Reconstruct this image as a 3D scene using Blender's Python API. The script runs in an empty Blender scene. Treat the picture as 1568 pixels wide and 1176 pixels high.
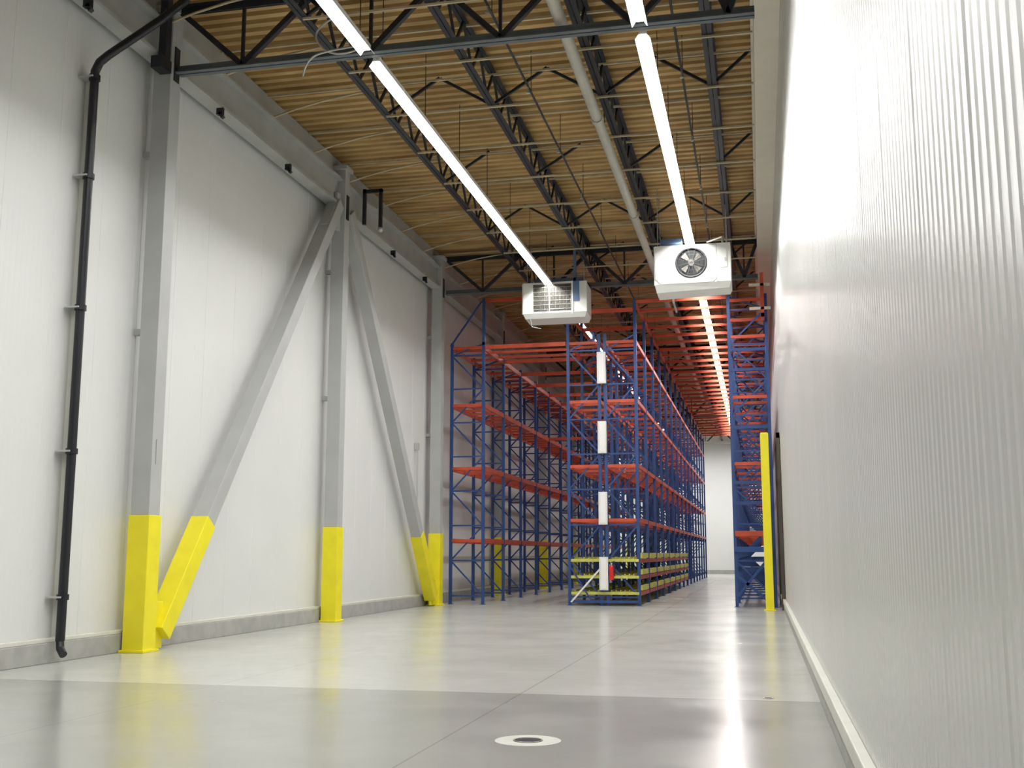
import bpy, math, random
from mathutils import Vector, Matrix
random.seed(4)
S=bpy.context.scene
# ---------------------------------------------------------------- materials
def mk(name,col,rough=.5,metal=0.,var=.0,vscale=3.,col2=None,bump=0.,bscale=40.,stretch=(1,1,1),rvar=0.,emit=None,estr=0.,det=2):
    m=bpy.data.materials.new(name); m.use_nodes=True
    nt=m.node_tree; b=nt.nodes['Principled BSDF']
    b.inputs['Base Color'].default_value=(*col,1)
    b.inputs['Roughness'].default_value=rough
    b.inputs['Metallic'].default_value=metal
    if emit:
        b.inputs['Emission Color'].default_value=(*emit,1); b.inputs['Emission Strength'].default_value=estr
        return m
    tc=nt.nodes.new('ShaderNodeTexCoord'); mp=nt.nodes.new('ShaderNodeMapping')
    mp.inputs['Scale'].default_value=stretch
    nt.links.new(tc.outputs['Object'],mp.inputs[0])
    n=nt.nodes.new('ShaderNodeTexNoise'); n.inputs['Scale'].default_value=vscale; n.inputs['Detail'].default_value=det
    nt.links.new(mp.outputs[0],n.inputs['Vector'])
    r=nt.nodes.new('ShaderNodeValToRGB')
    c2=col2 if col2 else tuple(c*(1-var) for c in col)
    r.color_ramp.elements[0].position=.35; r.color_ramp.elements[1].position=.65
    r.color_ramp.elements[0].color=(*c2,1); r.color_ramp.elements[1].color=(*col,1)
    nt.links.new(n.outputs['Fac'],r.inputs[0]); nt.links.new(r.outputs[0],b.inputs['Base Color'])
    if bump:
        n2=nt.nodes.new('ShaderNodeTexNoise'); n2.inputs['Scale'].default_value=bscale; n2.inputs['Detail'].default_value=2
        nt.links.new(mp.outputs[0],n2.inputs['Vector'])
        bp=nt.nodes.new('ShaderNodeBump'); bp.inputs['Strength'].default_value=bump; bp.inputs['Distance'].default_value=.01
        nt.links.new(n2.outputs['Fac'],bp.inputs['Height']); nt.links.new(bp.outputs[0],b.inputs['Normal'])
    return m
M=dict(
 wall_l=mk('white_panel_left',(.71,.72,.705),.45,0,.03,.6),
 wall_r=mk('white_panel_ribbed',(.66,.665,.64),.27,0,.04,.5,bump=.05,bscale=2.,stretch=(1,1,.4)),
 curb=mk('curb_concrete',(.40,.40,.375),.7,0,.15,4),
 curbtop=mk('curb_top_white',(.66,.66,.59),.5,0,.06,3),
 steel=mk('column_grey_paint',(.43,.44,.43),.5,0,.06,2),
 eave=mk('eave_grey',(.42,.43,.41),.55,0,.1,2),
 girder=mk('girder_grey_green',(.11,.13,.14),.5,.1,.2,3),
 joist=mk('joist_dark',(.022,.025,.032),.5,.1,.3,3),
 yel=mk('safety_yellow',(.86,.76,.015),.45,0,.06,3),
 black=mk('black_pipe',(.008,.009,.014),.35),
 clamp=mk('pipe_clamp_grey',(.5,.5,.48),.4,.3),
 deck=mk('roof_deck',(.58,.40,.17),.5,.1,.3,1.2,col2=(.36,.225,.085),stretch=(.5,1.8,1),det=5),
 soffit=mk('soffit_beige',(.72,.67,.57),.55,0,.06,2),
 beige=mk('beige_pipe',(.42,.41,.35),.45,0,.12,3),
 bridging=mk('bridging_pale',(.54,.46,.30),.5,0,.2,3),
 blue=mk('rack_blue',(.022,.065,.23),.42,0,.2,2),
 red=mk('rack_orange_red',(.60,.085,.035),.42,0,.25,2),
 deckyel=mk('lane_deck_yellow',(.62,.60,.13),.5,0,.2,5),
 white=mk('unit_white',(.80,.80,.77),.4,0,.04,3),
 dark=mk('dark_opening',(.02,.02,.022),.6),
 fin=mk('coil_fins',(.27,.26,.22),.45,.4,.3,20),
 blade=mk('fan_blade_dark',(.07,.07,.075),.4,.3),
 silver=mk('galvanised',(.5,.5,.48),.4,.5,.15,8),
 ublue=mk('panel_blue',(.10,.17,.30),.5),
 doorf=mk('door_frame_brown',(.10,.085,.07),.5,0,.2,3),
 doorp=mk('door_panel_grey_brown',(.22,.20,.18),.5,0,.2,3),
 extred=mk('extinguisher_red',(.65,.02,.02),.3),
 housing=mk('fixture_white',(.88,.88,.86),.35),
 patch=mk('concrete_patch_pale',(.52,.52,.47),.5,0,.15,6),
 lamp=mk('lamp_tube',(.9,.9,.9),.4,emit=(1,.99,.97),estr=14.),
)
def floor_mat():
    m=bpy.data.materials.new('polished_concrete'); m.use_nodes=True; nt=m.node_tree; L=nt.links.new
    b=nt.nodes['Principled BSDF']
    tc=nt.nodes.new('ShaderNodeTexCoord'); sx=nt.nodes.new('ShaderNodeSeparateXYZ'); L(tc.outputs['Object'],sx.inputs[0])
    def math_(op,a,bb=None,c=None):
        n=nt.nodes.new('ShaderNodeMath'); n.operation=op
        for i,v in enumerate((a,bb,c)):
            if v is None: continue
            if isinstance(v,(int,float)): n.inputs[i].default_value=v
            else: L(v,n.inputs[i])
        return n.outputs[0]
    def noise(sc,det=6,st=(1,1,1),dist=0):
        mp=nt.nodes.new('ShaderNodeMapping'); mp.inputs['Scale'].default_value=st; L(tc.outputs['Object'],mp.inputs[0])
        n=nt.nodes.new('ShaderNodeTexNoise'); n.inputs['Scale'].default_value=sc; n.inputs['Detail'].default_value=det; n.inputs['Distortion'].default_value=dist; L(mp.outputs[0],n.inputs['Vector']); return n.outputs['Fac']
    def mix(f,a,bb):
        n=nt.nodes.new('ShaderNodeMix'); n.data_type='RGBA'
        if isinstance(f,(int,float)): n.inputs[0].default_value=f
        else: L(f,n.inputs[0])
        for i,v in ((6,a),(7,bb)):
            if isinstance(v,tuple): n.inputs[i].default_value=(*v,1)
            else: L(v,n.inputs[i])
        return n.outputs[2]
    def ramp(f,p0,p1):
        n=nt.nodes.new('ShaderNodeMapRange'); n.inputs[1].default_value=p0; n.inputs[2].default_value=p1; L(f,n.inputs[0]); return n.outputs[0]
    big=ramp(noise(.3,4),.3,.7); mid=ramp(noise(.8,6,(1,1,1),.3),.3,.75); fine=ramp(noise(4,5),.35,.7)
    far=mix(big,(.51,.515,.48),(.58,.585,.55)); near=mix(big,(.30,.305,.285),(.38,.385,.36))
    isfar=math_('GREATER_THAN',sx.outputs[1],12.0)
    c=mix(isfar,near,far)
    c=mix(math_('MULTIPLY',mid,.28),c,(.30,.295,.26))
    c=mix(math_('MULTIPLY',fine,.09),c,(.25,.24,.21))
    def line(axis,val,w):
        d=math_('ABSOLUTE',math_('SUBTRACT',sx.outputs[axis],val)); return math_('LESS_THAN',d,w)
    j=line(1,12.0,.015)
    for a,v,w in ((0,-2.6,.010),(1,19.8,.012),(1,27.6,.012),(0,-6.2,.006)):
        j=math_('MAXIMUM',j,line(a,v,w))
    c=mix(math_('MULTIPLY',j,.36),c,(.12,.115,.10))
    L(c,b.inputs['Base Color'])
    r=nt.nodes.new('ShaderNodeMapRange'); r.inputs[3].default_value=.16; r.inputs[4].default_value=.28; L(mid,r.inputs[0])
    L(r.outputs[0],b.inputs['Roughness']); b.inputs['Specular IOR Level'].default_value=.6
    bp=nt.nodes.new('ShaderNodeBump'); bp.inputs['Strength'].default_value=.12; bp.inputs['Distance'].default_value=.003
    L(noise(6,3),bp.inputs['Height']); L(bp.outputs[0],b.inputs['Normal'])
    return m
M['floor']=floor_mat()
# ---------------------------------------------------------------- mesh builder
class MB:
    def __init__(s): s.v=[];s.f=[];s.m=[];s.mats=[];s.sm=[]
    def mi(s,k):
        if k not in s.mats: s.mats.append(k)
        return s.mats.index(k)
    def add(s,vs,fs,k,smooth=False):
        o=len(s.v); s.v+= [tuple(v) for v in vs]; i=s.mi(k)
        for f in fs: s.f.append([a+o for a in f]); s.m.append(i); s.sm.append(smooth)
    def box(s,x0,x1,y0,y1,z0,z1,k):
        vs=[(x,y,z) for x in (x0,x1) for y in (y0,y1) for z in (z0,z1)]
        s.add(vs,[(0,1,3,2),(4,6,7,5),(0,4,5,1),(2,3,7,6),(0,2,6,4),(1,5,7,3)],k)
    def beam(s,p0,p1,w,h,k,up=(0,0,1)):
        p0=Vector(p0);p1=Vector(p1);d=(p1-p0).normalized();u=Vector(up)
        if abs(d.dot(u))>.98: u=Vector((1,0,0)) if abs(d.x)<.9 else Vector((0,1,0))
        a=d.cross(u).normalized();b=a.cross(d)
        vs=[];
        for p in (p0,p1):
            for i,j in ((-1,-1),(1,-1),(1,1),(-1,1)): vs.append(p+a*(i*w/2)+b*(j*h/2))
        s.add(vs,[(0,3,2,1),(4,5,6,7),(0,1,5,4),(1,2,6,5),(2,3,7,6),(3,0,4,7)],k)
    def cyl(s,p0,p1,r,k,n=12,r2=None,caps=True):
        r2=r if r2 is None else r2
        p0=Vector(p0);p1=Vector(p1);d=(p1-p0).normalized();u=Vector((0,0,1)) if abs(d.z)<.9 else Vector((1,0,0))
        a=d.cross(u).normalized();b=a.cross(d);vs=[]
        for p,rr in ((p0,r),(p1,r2)):
            for i in range(n):
                t=2*math.pi*i/n; vs.append(p+a*math.cos(t)*rr+b*math.sin(t)*rr)
        s.add(vs,[(i,(i+1)%n,n+(i+1)%n,n+i) for i in range(n)],k,True)
        if caps: s.add(vs,[tuple(range(n))[::-1],tuple(range(n,2*n))],k)
    def tube(s,pts,r,k,n=10):
        for a,b in zip(pts[:-1],pts[1:]): s.cyl(a,b,r,k,n)
        for p in pts[1:-1]: s.ball(p,r*1.0,k)
    def ball(s,c,r,k,n=10,mm=6):
        vs=[];c=Vector(c)
        for i in range(mm+1):
            ph=math.pi*i/mm
            for j in range(n):
                t=2*math.pi*j/n; vs.append(c+Vector((math.sin(ph)*math.cos(t),math.sin(ph)*math.sin(t),math.cos(ph)))*r)
        s.add(vs,[(i*n+j,(i+1)*n+j,(i+1)*n+(j+1)%n,i*n+(j+1)%n) for i in range(mm) for j in range(n)],k,True)
    def torus(s,c,axis,R,r,k,n=32,mm=8):
        c=Vector(c);d=Vector(axis).normalized();u=Vector((0,0,1)) if abs(d.z)<.9 else Vector((1,0,0));a=d.cross(u).normalized();b=a.cross(d);vs=[]
        for i in range(n):
            t=2*math.pi*i/n;e=a*math.cos(t)+b*math.sin(t)
            for j in range(mm):
                q=2*math.pi*j/mm; vs.append(c+e*(R+r*math.cos(q))+d*(r*math.sin(q)))
        s.add(vs,[(i*mm+j,((i+1)%n)*mm+j,((i+1)%n)*mm+(j+1)%mm,i*mm+(j+1)%mm) for i in range(n) for j in range(mm)],k,True)
    def obj(s,name,parent=None,bevel=0):
        me=bpy.data.meshes.new(name); me.from_pydata(s.v,[],s.f)
        for k in s.mats: me.materials.append(M[k])
        me.polygons.foreach_set('material_index',s.m); me.polygons.foreach_set('use_smooth',s.sm); me.update()
        o=bpy.data.objects.new(name,me); S.collection.objects.link(o)
        if parent: o.parent=parent
        if bevel:
            bv=o.modifiers.new('bevel','BEVEL'); bv.width=bevel; bv.segments=2; bv.limit_method='ANGLE'
        return o
def empty(name):
    o=bpy.data.objects.new(name,None); S.collection.objects.link(o); return o
# ---------------------------------------------------------------- dims
YB,YF=-8.0,86.0
XL,XR=-9.8,.60
ZD=10.85
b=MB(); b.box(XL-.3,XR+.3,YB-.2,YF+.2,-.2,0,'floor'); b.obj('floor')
def ribwall(name,x,dirn,y0,y1,z0,z1,pitch,gw,gd,k,bigpitch=None,bigd=0):
    ys=[];y=y0;i=0
    while y<y1-pitch:
        dd=gd
        if bigpitch and i%bigpitch==0: dd=bigd
        ys+= [(y,0),(y+pitch-gw,0),(y+pitch-gw*.65,dd),(y+pitch-gw*.35,dd)]
        y+=pitch;i+=1
    ys+=[(y,0),(y1,0)]
    vs=[]
    for (yy,d) in ys: vs.append((x-dirn*d,yy,z0)); vs.append((x-dirn*d,yy,z1))
    for yy in (y1,y0): vs.append((x-dirn*.25,yy,z0)); vs.append((x-dirn*.25,yy,z1))
    N=len(vs)//2
    fs=[(2*i,2*i+1,2*((i+1)%N)+1,2*((i+1)%N)) for i in range(N)]
    m=MB(); m.add(vs,fs,k); return m.obj(name)
ribwall('wall_left',XL,1,YB,YF,0,11.1,.1125,.02,.0008,'wall_l',10,.005)
ribwall('wall_right',XR,-1,YB,YF,0,11.1,.1,.055,.0035,'wall_r',10,.005)
b=MB(); b.box(XL-.25,XR+.25,YF,YF+.2,0,11.1,'wall_l')
b.obj('wall_far')
b=MB(); b.box(XL-.25,XR+.25,YB-.2,YB,0,11.1,'wall_l'); b.obj('wall_back')
b=MB(); b.box(XL,XL+.12,YB,YF,0,.28,'curb'); b.box(XL,XL+.10,YB,YF,.28,.34,'curbtop'); b.obj('baseboard_left',bevel=.01)
b=MB(); b.box(XR-.06,XR,YB,YF,0,.17,'curb'); b.box(XR-.075,XR,YB,YF,.17,.30,'curbtop'); b.obj('baseboard_right',bevel=.01)
# ceiling: corrugated deck
m=MB(); vs=[];y=YB;p=.28;prof=[]
while y<YF:
    prof+=[(y,ZD),(y+.13,ZD),(y+.155,ZD+.09),(y+.255,ZD+.09)]; y+=p
for (yy,z) in prof: vs+=[(XL,yy,z),(.17,yy,z)]
m.add(vs,[(2*i,2*i+1,2*i+3,2*i+2) for i in range(len(prof)-1)],'deck')
m.box(XL,XR,YB,YF,11.0,11.1,'deck')
m.obj('ceiling')
b=MB(); b.box(.17,XR,YB,YF,10.3,11.0,'soffit'); b.box(.12,.2,YB,YF,10.7,10.84,'soffit'); b.obj('trim_1',bevel=.01)
b=MB(); b.box(-9.62,-9.50,YB,YF,9.62,10.25,'eave'); b.box(-9.66,-9.36,YB,YF,9.58,9.64,'eave'); b.box(-9.66,-9.36,YB,YF,10.22,10.27,'eave')
b.box(XL,-9.6,YB,YF,10.3,10.84,'eave')
b.obj('eave_beam')
for i,y in enumerate((17.5,20.5,27.3,30.2,13.4)):
    b=MB(); b.beam((-9.42,y,9.60),(-9.42,y,9.46),.08,.12,'black'); b.beam((-9.42,y,9.5),(-9.36,y,9.40),.08,.06,'black'); b.obj('beam_clamp')
# ---------------------------------------------------------------- girders & joists
GY=[-.8,15.75,32.0,48.4,64.8,81.2]
JX=[-6.95,-4.80,-2.65,-.60]
for gy in GY:
    b=MB()
    x0,x1=-9.28,.17
    for o in (-.06,.06):
        b.box(x0,x1,gy+o-.045,gy+o+.045,9.44,9.46,'girder'); b.box(x0,x1,gy+o*.35-.01,gy+o*.35+.01,9.455,9.58,'girder')
        b.box(x0,x1,gy+o-.045,gy+o+.045,10.62,10.64,'joist'); b.box(x0,x1,gy+o*.35-.01,gy+o*.35+.01,10.50,10.62,'joist')
    xs=[x0]+JX+[x1]
    for a,c in zip(xs[:-1],xs[1:]):
        mid=(a+c)/2
        b.beam((a,gy,10.56),(mid,gy,9.5),.09,.09,'joist'); b.beam((mid,gy,9.5),(c,gy,10.56),.09,.09,'joist')
        b.beam((mid,gy,9.5),(mid,gy,10.56),.05,.05,'joist')
    b.obj('joist_girder')
for jx in JX:
    b=MB()
    y0,y1=YB+.02,YF-.02
    for o in (-.045,.045):
        b.box(jx+o-.038,jx+o+.038,y0,y1,10.74,10.755,'joist'); b.box(jx+o*.4-.008,jx+o*.4+.008,y0,y1,10.755,10.845,'joist')
        b.box(jx+o-.038,jx+o+.038,y0,y1,10.08,10.095,'joist'); b.box(jx+o*.4-.008,jx+o*.4+.008,y0,y1,10.09,10.17,'joist')
    y=YB+.2;s=.55
    while y<YF-2*s:
        b.beam((jx,y,10.78),(jx,y+s,10.12),.045,.045,'joist'); b.beam((jx,y+s,10.12),(jx,y+2*s,10.78),.045,.045,'joist'); y+=2*s
    for gy in GY: b.box(jx-.06,jx+.06,gy-.1,gy+.1,10.64,10.75,'joist')
    b.obj('open_web_joist')
y=-5.;n=0
while y<YF-2:
    b=MB()
    b.beam((-6.95,y,10.055),(.15,y,10.055),.04,.035,'bridging')
    b.beam((-9.5,y+.02,10.72),(.15,y+.02,10.72),.04,.04,'bridging')
    b.tube([(-6.95,y+.05,10.66),(-7.6,y+.05,10.62),(-8.3,y+.05,10.53),(-8.9,y+.05,10.41),(-9.45,y+.05,10.26)],.022,'bridging',6)
    b.beam((-9.5,y+.05,10.25),(-9.38,y+.05,10.29),.10,.03,'bridging')
    if n%2==0:
        for a,c in zip(JX[:-1],JX[1:]):
            b.beam((a,y+.06,10.12),((a+c)/2,y+.06,10.78),.05,.05,'joist')
            if n%4==0: b.beam((c,y+.1,10.12),((a+c)/2,y+.1,10.78),.05,.05,'joist')
        b.beam((-.6,y+.06,10.12),(.12,y+.06,10.75),.05,.05,'joist')
    b.obj('joist_bridging'); y+=2.05;n+=1
b=MB(); b.cyl((-2.78,YB+.02,9.72),(-2.78,60,9.72),.10,'beige',16)
y=-5.
while y<58:
    b.cyl((-2.78,y-.08,9.72),(-2.78,y+.08,9.72),.125,'beige',16); b.beam((-2.78,y+1,9.82),(-2.78,y+1,10.8),.02,.02,'joist'); y+=6.2
b.obj('ceiling_pipe')
for x,z in ((-3.9,10.0),(-1.1,10.02)):
    b=MB(); b.cyl((x,YB+.05,z),(x,80,z),.022,'joist',8); y=-3.
    while y<78:
        b.cyl((x,y,z),(x,y,z-.12),.012,'silver',6); b.cyl((x,y,z-.12),(x,y,z-.14),.035,'silver',8); b.beam((x,y+.3,z),(x,y+.3,10.84),.012,.012,'joist'); y+=3.1
    b.obj('sprinkler_pipe')
# ---------------------------------------------------------------- columns
CX=-9.46; cw=.32
def column(y,w=cw):
    b=MB(); h=w/2
    b.box(CX-h,CX+h,y-h,y+h,2.1,10.6,'steel')
    g=h+.02
    b.box(CX-g,CX+g,y-g,y+g,0,2.1,'yel'); b.box(CX-g-.03,CX+g+.04,y-g-.05,y+g+.05,0,.04,'yel')
    b.box(CX-h-.05,CX+h+.05,y-h-.06,y+h+.06,10.5,10.6,'steel')
    b.box(CX+h,CX+h+.02,y-.08,y+.08,9.3,9.9,'joist')
    b.box(XL+.0,CX-h,y-.06,y+.06,5.0,5.1,'steel'); b.box(XL,CX-h,y-.06,y+.06,8.0,8.1,'steel')
    if y<20: b.box(CX+h,CX+h+.015,y-.05,y-.02,2.9,3.3,'clamp')
    return b.obj('steel_column',bevel=.015)
for y in (-.8,7.4,15.72,23.6,31.75,40.0,48.4,56.6,64.8,73,81.2): column(y)
def brace(ya,yb):
    b=MB(); p0=Vector((CX+.02,ya,.25)); p1=Vector((CX+.02,yb,9.6)); d=p1-p0
    t=(2.05-.25)/d.z; pm=p0+d*t
    b.beam(p0,pm,.33,.33,'yel',up=(1,0,0)); b.beam(pm,p1,.30,.30,'steel',up=(1,0,0))
    s=1 if yb>ya else -1
    b.box(CX-.02,CX+.06,min(ya-s*.35,ya+s*.1),max(ya-s*.35,ya+s*.1),0.02,.75,'yel')
    b.box(CX-.03,CX+.05,min(yb,yb+s*.3),max(yb,yb+s*.3),9.0,9.9,'steel')
    b.beam(p1-d.normalized()*1.0,p1-d.normalized()*.3,.33,.2,'eave',up=(1,0,0))
    return b.obj('diagonal_brace',bevel=.012)
brace(16.2,23.25); brace(31.25,23.95)
b=MB(); b.box(-9.33,-9.20,15.2,15.35,9.5,10.6,'joist'); b.box(-9.4,-9.2,15.1,15.4,9.3,9.5,'black'); b.obj('column_bracket')
b=MB(); b.box(-9.3,-9.22,24.6,24.68,9.5,10.4,'joist'); b.box(-9.3,-8.8,24.6,24.68,10.3,10.38,'joist'); b.box(-8.88,-8.8,24.6,24.68,9.4,10.38,'joist'); b.ball((-8.84,24.64,9.35),.07,'clamp'); b.obj('hanger_bracket')
# ---------------------------------------------------------------- black pipe on left wall
b=MB(); px=-9.58; py=13.9
b.tube([(px,py,.3),(px,py,8.70),(px+.05,py+.03,8.86),(px+.15,py+.1,9.0),(-8.9,py+.6,9.75),(-8.6,py+.85,10.2)],.065,'black',14)
for z in (.9,2.95,5.05,7.05,8.6): b.cyl((px,py,z-.04),(px,py,z+.04),.085,'black',14); b.box(px-.20,px+.03,py-.1,py+.1,z-.012,z+.012,'clamp')
b.tube([(px,py,.3),(px+.03,py-.03,.2),(px+.12,py-.08,.12)],.055,'black',12)
b.box(px-.2,px-.1,py+.08,py+.13,.35,8.7,'curbtop')  # pale bar paints the highlight line beside the pipe
b.obj('drain_downpipe')
b=MB(); b.cyl((-9.7,30.6,2.6),(-9.7,30.6,4.6),.02,'clamp',8); b.box(-9.79,-9.66,30.55,30.65,4.5,4.7,'clamp'); b.obj('wall_conduit')
# ---------------------------------------------------------------- strip lights
LC=(1,.99,.975)
def strip(x,segs,z=9.42):
    root=empty('added_far_strip')
    h=MB(); t=MB()
    for (y0,y1,pw) in segs:
        h.box(x-.055,x+.055,y0,y1,z+.005,z+.09,'housing')
        vs=[(x-.055,y0,z+.01),(x-.115,y0,z-.078),(x-.115,y1,z-.078),(x-.055,y1,z+.01),(x-.06,y0,z+.02),(x-.123,y0,z-.073),(x-.123,y1,z-.073),(x-.06,y1,z+.02)]
        h.add(vs,[(0,1,2,3),(4,7,6,5),(1,5,6,2),(0,4,5,1),(3,2,6,7)],'housing')
        vs=[(2*x-a,bb,c) for a,bb,c in vs]
        h.add(vs,[(3,2,1,0),(5,6,7,4),(2,6,5,1),(1,5,4,0),(7,6,2,3)],'housing')
        y=y0
        while y<y1: 
            h.beam((x,y+.3,z+.09),(x,y+.3,10.8),.012,.012,'joist')
            y+=2.4
        t.box(x-.052,x+.052,y0+.02,y1-.02,z-.004,z+.004,'lamp')
        n=max(1,round((y1-y0)/8.)); L=(y1-y0)/n
        for i in range(n):
            ld=bpy.data.lights.new('tube_light','AREA'); ld.shape='RECTANGLE'; ld.size=.095; ld.size_y=L-.04; ld.energy=pw*L; ld.color=LC
            lo=bpy.data.objects.new('tube_light',ld); lo.location=(x,y0+(i+.5)*L,z-.012); S.collection.objects.link(lo); lo.parent=root
    h.obj('housing',root); t.obj('tubes',root)
strip(-5.85,[(.5,15.55,32),(15.95,32.6,32),(37,50,8),(51,72,3)])
strip(-1.52,[(.5,15.55,33),(15.95,40,33),(40.1,76,32)])
root=empty('added_far_strip'); h=MB(); h.box(-7.5,-.2,79.9,80.1,9.43,9.5,'housing'); h.box(-7.5,-.2,79.84,79.87,9.33,9.5,'housing')  # cross strip added to brighten the far wall, mostly hidden behind the racks
for x in (-7,-4,-1): h.beam((x,80,9.5),(x,80,10.8),.012,.012,'joist')
h.obj('housing',root)
ld=bpy.data.lights.new('tube_light','AREA'); ld.shape='RECTANGLE'; ld.size=7.2; ld.size_y=.14; ld.energy=850; ld.color=LC  # lamp of the added far-wall strip
lo=bpy.data.objects.new('tube_light',ld); lo.location=(-3.85,80,9.42); S.collection.objects.link(lo); lo.parent=root
def curve_wire(name,pts,r=.012,k='clamp'):
    cu=bpy.data.curves.new(name,'CURVE'); cu.dimensions='3D'; cu.bevel_depth=r
    sp=cu.splines.new('NURBS'); sp.points.add(len(pts)-1)
    for i,p in enumerate(pts): sp.points[i].co=(*p,1)
    sp.use_endpoint_u=True; sp.order_u=3
    cu.materials.append(M[k]); o=bpy.data.objects.new(name,cu); S.collection.objects.link(o)
curve_wire('power_cord',[(-5.85,15.5,9.5),(-6.1,15.4,9.3),(-6.6,15.5,9.45),(-6.8,15.5,9.9),(-6.2,15.5,10.1)],.016)
curve_wire('power_cord',[(-5.9,15.5,9.5),(-6.4,15.4,9.42),(-6.85,15.45,9.35),(-6.9,15.45,9.05)],.016)
# ---------------------------------------------------------------- racks
BAY=2.7; LV=[1.96,4.15,6.1,7.9]
def rack(name,pairs,y0,nb,top,levels=LV,rails=3,tall=None,extra=None,bh=.14):
    b=MB(); xs=sorted({x for p in pairs for x in p})
    for i in range(nb+1):
        y=y0+i*BAY
        for (a,c) in pairs:
            for x in (a,c):
                zt=(tall or {}).get(x,top)
                b.box(x-.045,x+.045,y-.04,y+.04,0,zt,'blue'); b.box(x-.08 if x>-9 else x-.05,x+.08,y-.07,y+.07,0,.015,'blue')
            z=.25;k=0
            while z<top-.2:
                b.beam((a,y,z),(c,y,z),.035,.045,'blue')
                z2=min(z+1.05,top-.05)
                if k%2: b.beam((a,y,z),(c,y,z2),.03,.045,'blue')
                else: b.beam((c,y,z),(a,y,z2),.03,.045,'blue')
                z+=1.05;k+=1
    for i in range(nb):
        ya,yb=y0+i*BAY+.04,y0+(i+1)*BAY-.04
        for z in levels:
            for x in xs: b.box(x-.03,x+.03,ya,yb,z-bh,z,'red')
            for (a,c) in pairs:
                for r in range(rails):
                    yy=ya+(yb-ya)*(r+.5)/rails
                    b.box(a,c,yy-.03,yy+.03,z-.10,z-.02,'red')
    for z in levels:
        for (a,c) in pairs: b.box(a,c,y0-.03,y0+.03,z-.11,z-.02,'red')
    if extra: extra(b)
    return b.obj(name)
def exl(b):
    for i in range(0,7):
        y=32.5+i*BAY
        b.box(-8.15,-5.62,y-.03,y+.03,7.78,7.9,'red')
    b.box(-8.15,-5.62,33.4,33.46,7.8,7.88,'red'); b.box(-8.15,-5.62,34.3,34.36,7.8,7.88,'red')
    b.box(-8.24,-8.16,32.46,32.54,7.9,9.4,'blue')
    b.box(-8.2,-5.62,32.57,32.63,9.3,9.4,'red')
    b.beam((-9.25,32.45,7.9),(-8.25,32.45,9.3),.05,.05,'blue')
    b.box(-8.15,-5.62,43,43.06,5.98,6.1,'red')
rack('pallet_rack',[(-9.21,-8.2)],32.5,15,8.0,extra=exl)
def exm(b):
    for z in (.38,.85,1.33):
        for i in range(8):
            ya,yb=32.55+i*BAY,32.45+(i+1)*BAY
            for (a,c) in ((-5.5,-4.6),(-4.42,-3.56)):
                b.box(a+.06,c-.06,ya+.06,yb-.06,z-.03,z+.03,'deckyel')
                n=6
                for j in range(n):
                    x=a+.1+(c-a-.2)*j/(n-1); b.box(x-.015,x+.015,ya,yb,z+.03,z+.07,'deckyel')
            b.box(-3.53,-3.47,ya,yb,z-.09,z+.02,'red'); b.box(-5.58,-5.52,ya,yb,z-.09,z+.02,'deckyel')
            b.box(-3.50,-3.44,ya+.4,yb-.4,z+.05,z+.20,'deckyel')
        b.box(-5.5,-3.5,32.44,32.5,z-.06,z+.02,'deckyel')
    b.beam((-5.5,32.42,.1),(-4.6,32.42,1.1),.06,.05,'white'); b.beam((-5.5,32.42,1.1),(-4.9,32.42,.15),.04,.04,'blue')
    b.box(-5.5,-3.5,32.4,32.46,.08,.16,'blue')
    for i in range(15):
        y=32.5+i*BAY
        b.box(-3.5,-.75,y-.03,y+.03,9.0,9.1,'red')
        b.box(-3.5,-.75,y+1.3,y+1.36,9.02,9.10,'red')
    b.box(-3.53,-3.47,32.5,73,9.0,9.12,'red')
    for i in range(5):
        y=32.5+i*BAY; b.box(-5.55,-3.5,y-.03,y+.03,8.75,8.87,'red')
    b.box(-5.58,-5.52,32.5,43.3,8.75,8.87,'red')
rack('pallet_rack',[(-5.55,-4.6),(-4.42,-3.5)],32.5,15,8.1,tall={-3.5:9.12,-5.55:9.45},extra=exm,levels=[2.55,4.15,6.1,7.9],bh=.12,rails=2)
def exr(b):
    b.beam((-.7,32.42,.3),(.3,32.42,1.5),.08,.08,'blue'); b.box(-.72,.3,32.4,32.5,2.0,2.15,'red')
    b.beam((.25,32.42,.1),(-.7,32.42,.9),.08,.08,'blue')
    b.box(-.75,.35,32.35,32.42,1.55,1.7,'blue')
    b.box(-.66,.3,32.7,34.9,1.0,1.12,'blue')
    for z in (2.9,3.5,5.1,6.8,7.4): b.box(-.72,.3,32.45,32.5,z,z+.09,'blue')
    for i in range(10):
        b.box(-.72,.38,33+i*2.7,33.05+i*2.7,8.4,8.5,'red')
    b.box(.22,.32,31.9,32.0,8.3,9.6,'red') ; b.box(-.1,.5,31.9,31.96,9.2,9.28,'soffit'); b.box(-.1,.5,31.9,31.96,8.5,8.58,'soffit')
    b.box(.22,.32,31.9,32.5,8.3,8.4,'red')
rack('pallet_rack',[(-.72,.36)],32.5,15,9.1,extra=exr,levels=[2.1,4.15,6.1,7.9,9.0],rails=1,bh=.11)
for z in (.93,2.83,4.93,7.03):
    b=MB(); b.box(-4.64,-4.38,32.28,32.38,z-.48,z+.48,'white'); b.box(-4.61,-4.41,32.38,32.42,z-.1,z+.1,'silver')
    b.box(-4.59,-4.43,32.27,32.285,z-.44,z+.44,'housing'); b.obj('rack_end_light_box',bevel=.01)
b=MB(); ex=-4.28; ey=32.3
b.cyl((ex,ey,.75),(ex,ey,1.12),.07,'extred',16); b.cyl((ex,ey,1.12),(ex,ey,1.18),.07,'extred',16,r2=.025); b.cyl((ex,ey,1.18),(ex,ey,1.24),.025,'silver',10)
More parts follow.
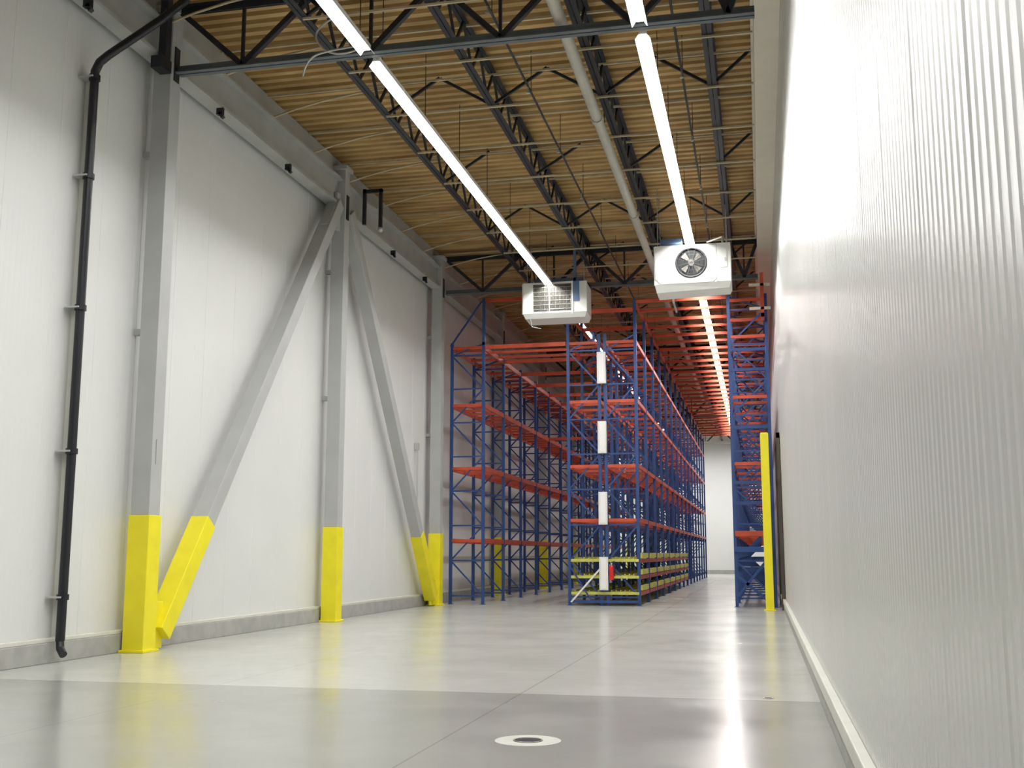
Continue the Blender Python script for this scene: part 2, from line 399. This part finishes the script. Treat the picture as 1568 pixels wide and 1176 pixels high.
b.beam((ex-.02,ey,1.25),(ex+.1,ey,1.29),.02,.015,'black'); b.tube([(ex,ey,1.22),(ex+.1,ey-.02,1.15),(ex+.09,ey-.02,.85)],.012,'black',8); b.box(ex-.05,ex+.05,ey+.06,ey+.14,.8,1.0,'silver')
b.obj('fire_extinguisher')
# ---------------------------------------------------------------- evaporator fan units
def fan_unit(cx,y,z0,w=1.9,h=1.12,d=1.0):
    b=MB(); x0,x1=cx-w/2,cx+w/2
    b.box(x0,x1,y+.03,y+d,z0+.12,z0+h,'white')
    fc=(x0+w*.49,y,z0+.16+h*.44); R=.37; n=32
    px0,px1,pz0,pz1=x0+.03,x1-.35,z0+.14,z0+h-.02
    ring=[];outer=[]
    for i in range(n):
        t=2*math.pi*i/n; c,s_=math.cos(t),math.sin(t)
        ring.append((fc[0]+R*c,y,fc[2]+R*s_))
        kx=((px1-fc[0]) if c>0 else (fc[0]-px0))/max(abs(c),1e-6); kz=((pz1-fc[2]) if s_>0 else (fc[2]-pz0))/max(abs(s_),1e-6); k=min(kx,kz)
        outer.append((fc[0]+k*c,y,fc[2]+k*s_))
    b.add(ring+outer,[(i,(i+1)%n,n+(i+1)%n,n+i) for i in range(n)],'white')
    b.box(px1,x1,y,y+.03,pz0,pz1,'white'); b.box(px1-.005,px1+.01,y-.006,y,pz0,pz1,'silver')
    b.box(px1+.06,px1+.26,y-.015,y,pz0+.35,pz0+.8,'white'); b.box(px1+.2,px1+.24,y-.03,y-.015,pz0+.5,pz0+.6,'silver')
    b.box(px0,x1,y,y+.03,pz1,pz1+.02,'white')
    b.cyl((fc[0],y+.026,fc[2]),(fc[0],y+.029,fc[2]),R,'dark',32)
    b.torus((fc[0],y-.01,fc[2]),(0,1,0),R,.026,'blade')
    for rr in (.10,.20,.29): b.torus((fc[0],y-.05+rr*.1,fc[2]),(0,1,0),rr,.004,'blade',n=28,mm=5)
    for i in range(6):
        t=math.pi*i/6+.2; c,s_=math.cos(t),math.sin(t); b.beam((fc[0]-R*c,y-.03,fc[2]-R*s_),(fc[0]+R*c,y-.03,fc[2]+R*s_),.008,.008,'blade')
    b.cyl((fc[0],y-.02,fc[2]),(fc[0],y+.02,fc[2]),.08,'fin',16)
    for i in range(4):
        t=2*math.pi*i/4+.5; c,s_=math.cos(t),math.sin(t); c2,s2=math.cos(t+.55),math.sin(t+.55)
        b.add([(fc[0]+.06*c,y+.02,fc[2]+.06*s_),(fc[0]+.3*c,y+.02,fc[2]+.3*s_),(fc[0]+.3*c2,y-.005,fc[2]+.3*s2),(fc[0]+.06*c2,y-.005,fc[2]+.06*s2)],[(0,1,2,3)],'fin')
    vs=[(x0+.02,y-.02,z0+.12),(x1-.0,y-.02,z0+.12),(x1,y+d,z0+.12),(x0,y+d,z0+.12),(x0+.05,y+.12,z0-.06),(x1-.05,y+.12,z0),(x1-.05,y+d-.1,z0),(x0+.05,y+d-.1,z0-.06)]
    b.add(vs,[(3,2,1,0),(4,5,6,7),(0,1,5,4),(1,2,6,5),(2,3,7,6),(3,0,4,7)],'white')
    for x in (x0+.1,x1-.1):
        for yy in (y+.15,y+d-.15): b.cyl((x,yy,z0+h),(x,yy,10.75),.012,'silver',6)
    b.box(x0+.1,x1-.7,y+.3,y+.42,z0+h,z0+h+.08,'silver')
    b.box(x0+.15,x0+.7,y+.1,y+.5,z0+h+.1,z0+h+.2,'ublue')
    b.tube([(x1-.2,y+.5,z0+h),(x1-.2,y+.5,z0+h+.3),(x1-.6,y+.9,z0+h+.3)],.03,'silver',8)
    b.tube([(x0+.4,y+d-.1,z0),(x0+.4,y+d,z0-.12),(x0+.4,y+d+1.,z0-.15)],.03,'silver',8)
    return b.obj('evaporator_fan_unit')
fan_unit(-1.45,27.0,8.05)
def coil_unit(cx,y,z0,w=1.9,h=1.05,d=.9):
    b=MB(); x0,x1=cx-w/2,cx+w/2
    b.box(x0,x0+.3,y,y+d,z0+.1,z0+h,'white'); b.cyl((x0+.02,y+.06,z0+.12),(x0+.02,y+.06,z0+h-.02),.06,'white',12)
    b.box(x0,x1,y+.1,y+d,z0+h-.06,z0+h,'white'); b.box(x0+.3,x1-.45,y+.12,y+d,z0+.12,z0+h-.06,'dark')
    b.box(x0+.3,x1-.45,y+.0,y+.08,z0+.12,z0+.17,'white'); b.box(x0+.3,x1-.45,y,y+.08,z0+h-.05,z0+h,'white')
    x=x0+.32
    while x<x1-.47: b.box(x,x+.009,y+.03,y+.14,z0+.17,z0+h-.05,'fin'); x+=.028
    for i in range(6): zz=z0+.25+i*.13; b.cyl((x0+.3,y+.03,zz),(x1-.45,y+.03,zz),.007,'silver',8)
    b.box(x0+.78,x0+.81,y,y+.08,z0+.17,z0+h-.05,'silver')
    b.box(x1-.45,x1-.4,y-.02,y+d,z0+.08,z0+h,'white'); b.box(x1-.4,x1,y+.03,y+d,z0+.1,z0+h,'white'); b.box(x1-.40,x1-.22,y+.0,y+.03,z0+.45,z0+h,'ublue')
    vs=[(x0,y-.04,z0+.12),(x1,y-.04,z0+.12),(x1,y+d,z0+.12),(x0,y+d,z0+.12),(x0+.06,y+.08,z0-.02),(x1-.06,y+.08,z0-.02),(x1-.06,y+d-.1,z0-.06),(x0+.06,y+d-.1,z0-.06)]
    b.add(vs,[(3,2,1,0),(4,5,6,7),(0,1,5,4),(1,2,6,5),(2,3,7,6),(3,0,4,7)],'white')
    for x in (x0+.1,x1-.1):
        for yy in (y+.15,y+d-.15): b.cyl((x,yy,z0+h),(x,yy,10.75),.012,'silver',6)
    b.box(x1-.42,x1-.34,y+.2,y+.28,z0+h,z0+h+1.0,'ublue'); b.box(x0+.3,x1-.1,y+.2,y+.26,z0+h+.05,z0+h+.15,'ublue')
    b.tube([(x0+.6,y+.4,z0+h),(x0+.6,y+.4,z0+h+.25),(x1-.1,y+.4,z0+h+.3)],.03,'silver',8)
    b.tube([(x0+.2,y+.1,z0),(x0+.25,y+.1,z0-.25),(x0+.5,y+.2,z0-.3)],.015,'silver',8)
    return b.obj('evaporator_coil_unit')
coil_unit(-5.68,31.0,8.37)
# ---------------------------------------------------------------- right side: yellow guard post, door frame
b=MB(); b.box(.07,.29,30.5,30.72,0,4.75,'yel'); b.box(.02,.34,30.45,30.77,0,.03,'yel'); b.box(.09,.27,30.52,30.70,4.75,4.77,'yel'); b.obj('guard_post',bevel=.02)
b=MB(); b.box(.5,.59,30.9,31.05,.0,4.8,'doorf'); b.box(.5,.59,34.6,34.75,.0,4.8,'doorf'); b.box(.5,.59,30.9,34.75,4.65,4.8,'doorf'); b.box(.56,.59,31.05,34.6,.0,4.65,'doorp')
b.obj('door_1')
b=MB(); b.box(-2.0,-1.7,85.9,86.0,1.2,1.6,'silver'); b.box(-1.95,-1.75,85.86,85.9,1.3,1.5,'dark'); b.obj('electrical_box')
b=MB(); b.box(XL+.12,XR-.08,85.88,86.0,0,.28,'curb'); b.obj('baseboard_far')
# ---------------------------------------------------------------- floor drain
b=MB(); cx,cy=-1.9,9.05
b.cyl((cx,cy,.0),(cx,cy,.003),.27,'patch',40); b.torus((cx,cy,.003),(0,0,1),.115,.008,'fin'); b.cyl((cx,cy,.003),(cx,cy,.005),.11,'dark',28)
for i in range(-3,4):
    L_=math.sqrt(.105**2-(i*.028)**2); b.box(cx-L_,cx+L_,cy+i*.028-.005,cy+i*.028+.005,.005,.008,'blade')
b.obj('floor_drain')
b=MB(); b.cyl((.02,12.2,0),(.02,12.2,.006),.06,'silver',20); b.cyl((.02,12.2,.006),(.02,12.2,.008),.04,'doorf',16); b.obj('floor_cleanout_cap')
# ---------------------------------------------------------------- world + camera
w=bpy.data.worlds.new('World'); S.world=w; w.use_nodes=True; w.node_tree.nodes['Background'].inputs[0].default_value=(.5,.5,.5,1); w.node_tree.nodes['Background'].inputs[1].default_value=.2
S.view_settings.view_transform='Standard'; S.view_settings.look='None'
cd=bpy.data.cameras.new('camera'); cd.sensor_width=36; cd.lens=1680/1568*36; cd.clip_end=300; cd.clip_start=.05
co=bpy.data.objects.new('camera',cd); S.collection.objects.link(co); S.camera=co
psi=math.radians(12.66); th=math.radians(8.8)
R=Vector((math.cos(psi),math.sin(psi),0)); F=Vector((-math.sin(psi)*math.cos(th),math.cos(psi)*math.cos(th),math.sin(th))); U=R.cross(F)
mt=Matrix((R,U,-F)).transposed().to_4x4(); mt.translation=(0,0,1.5); co.matrix_world=mt
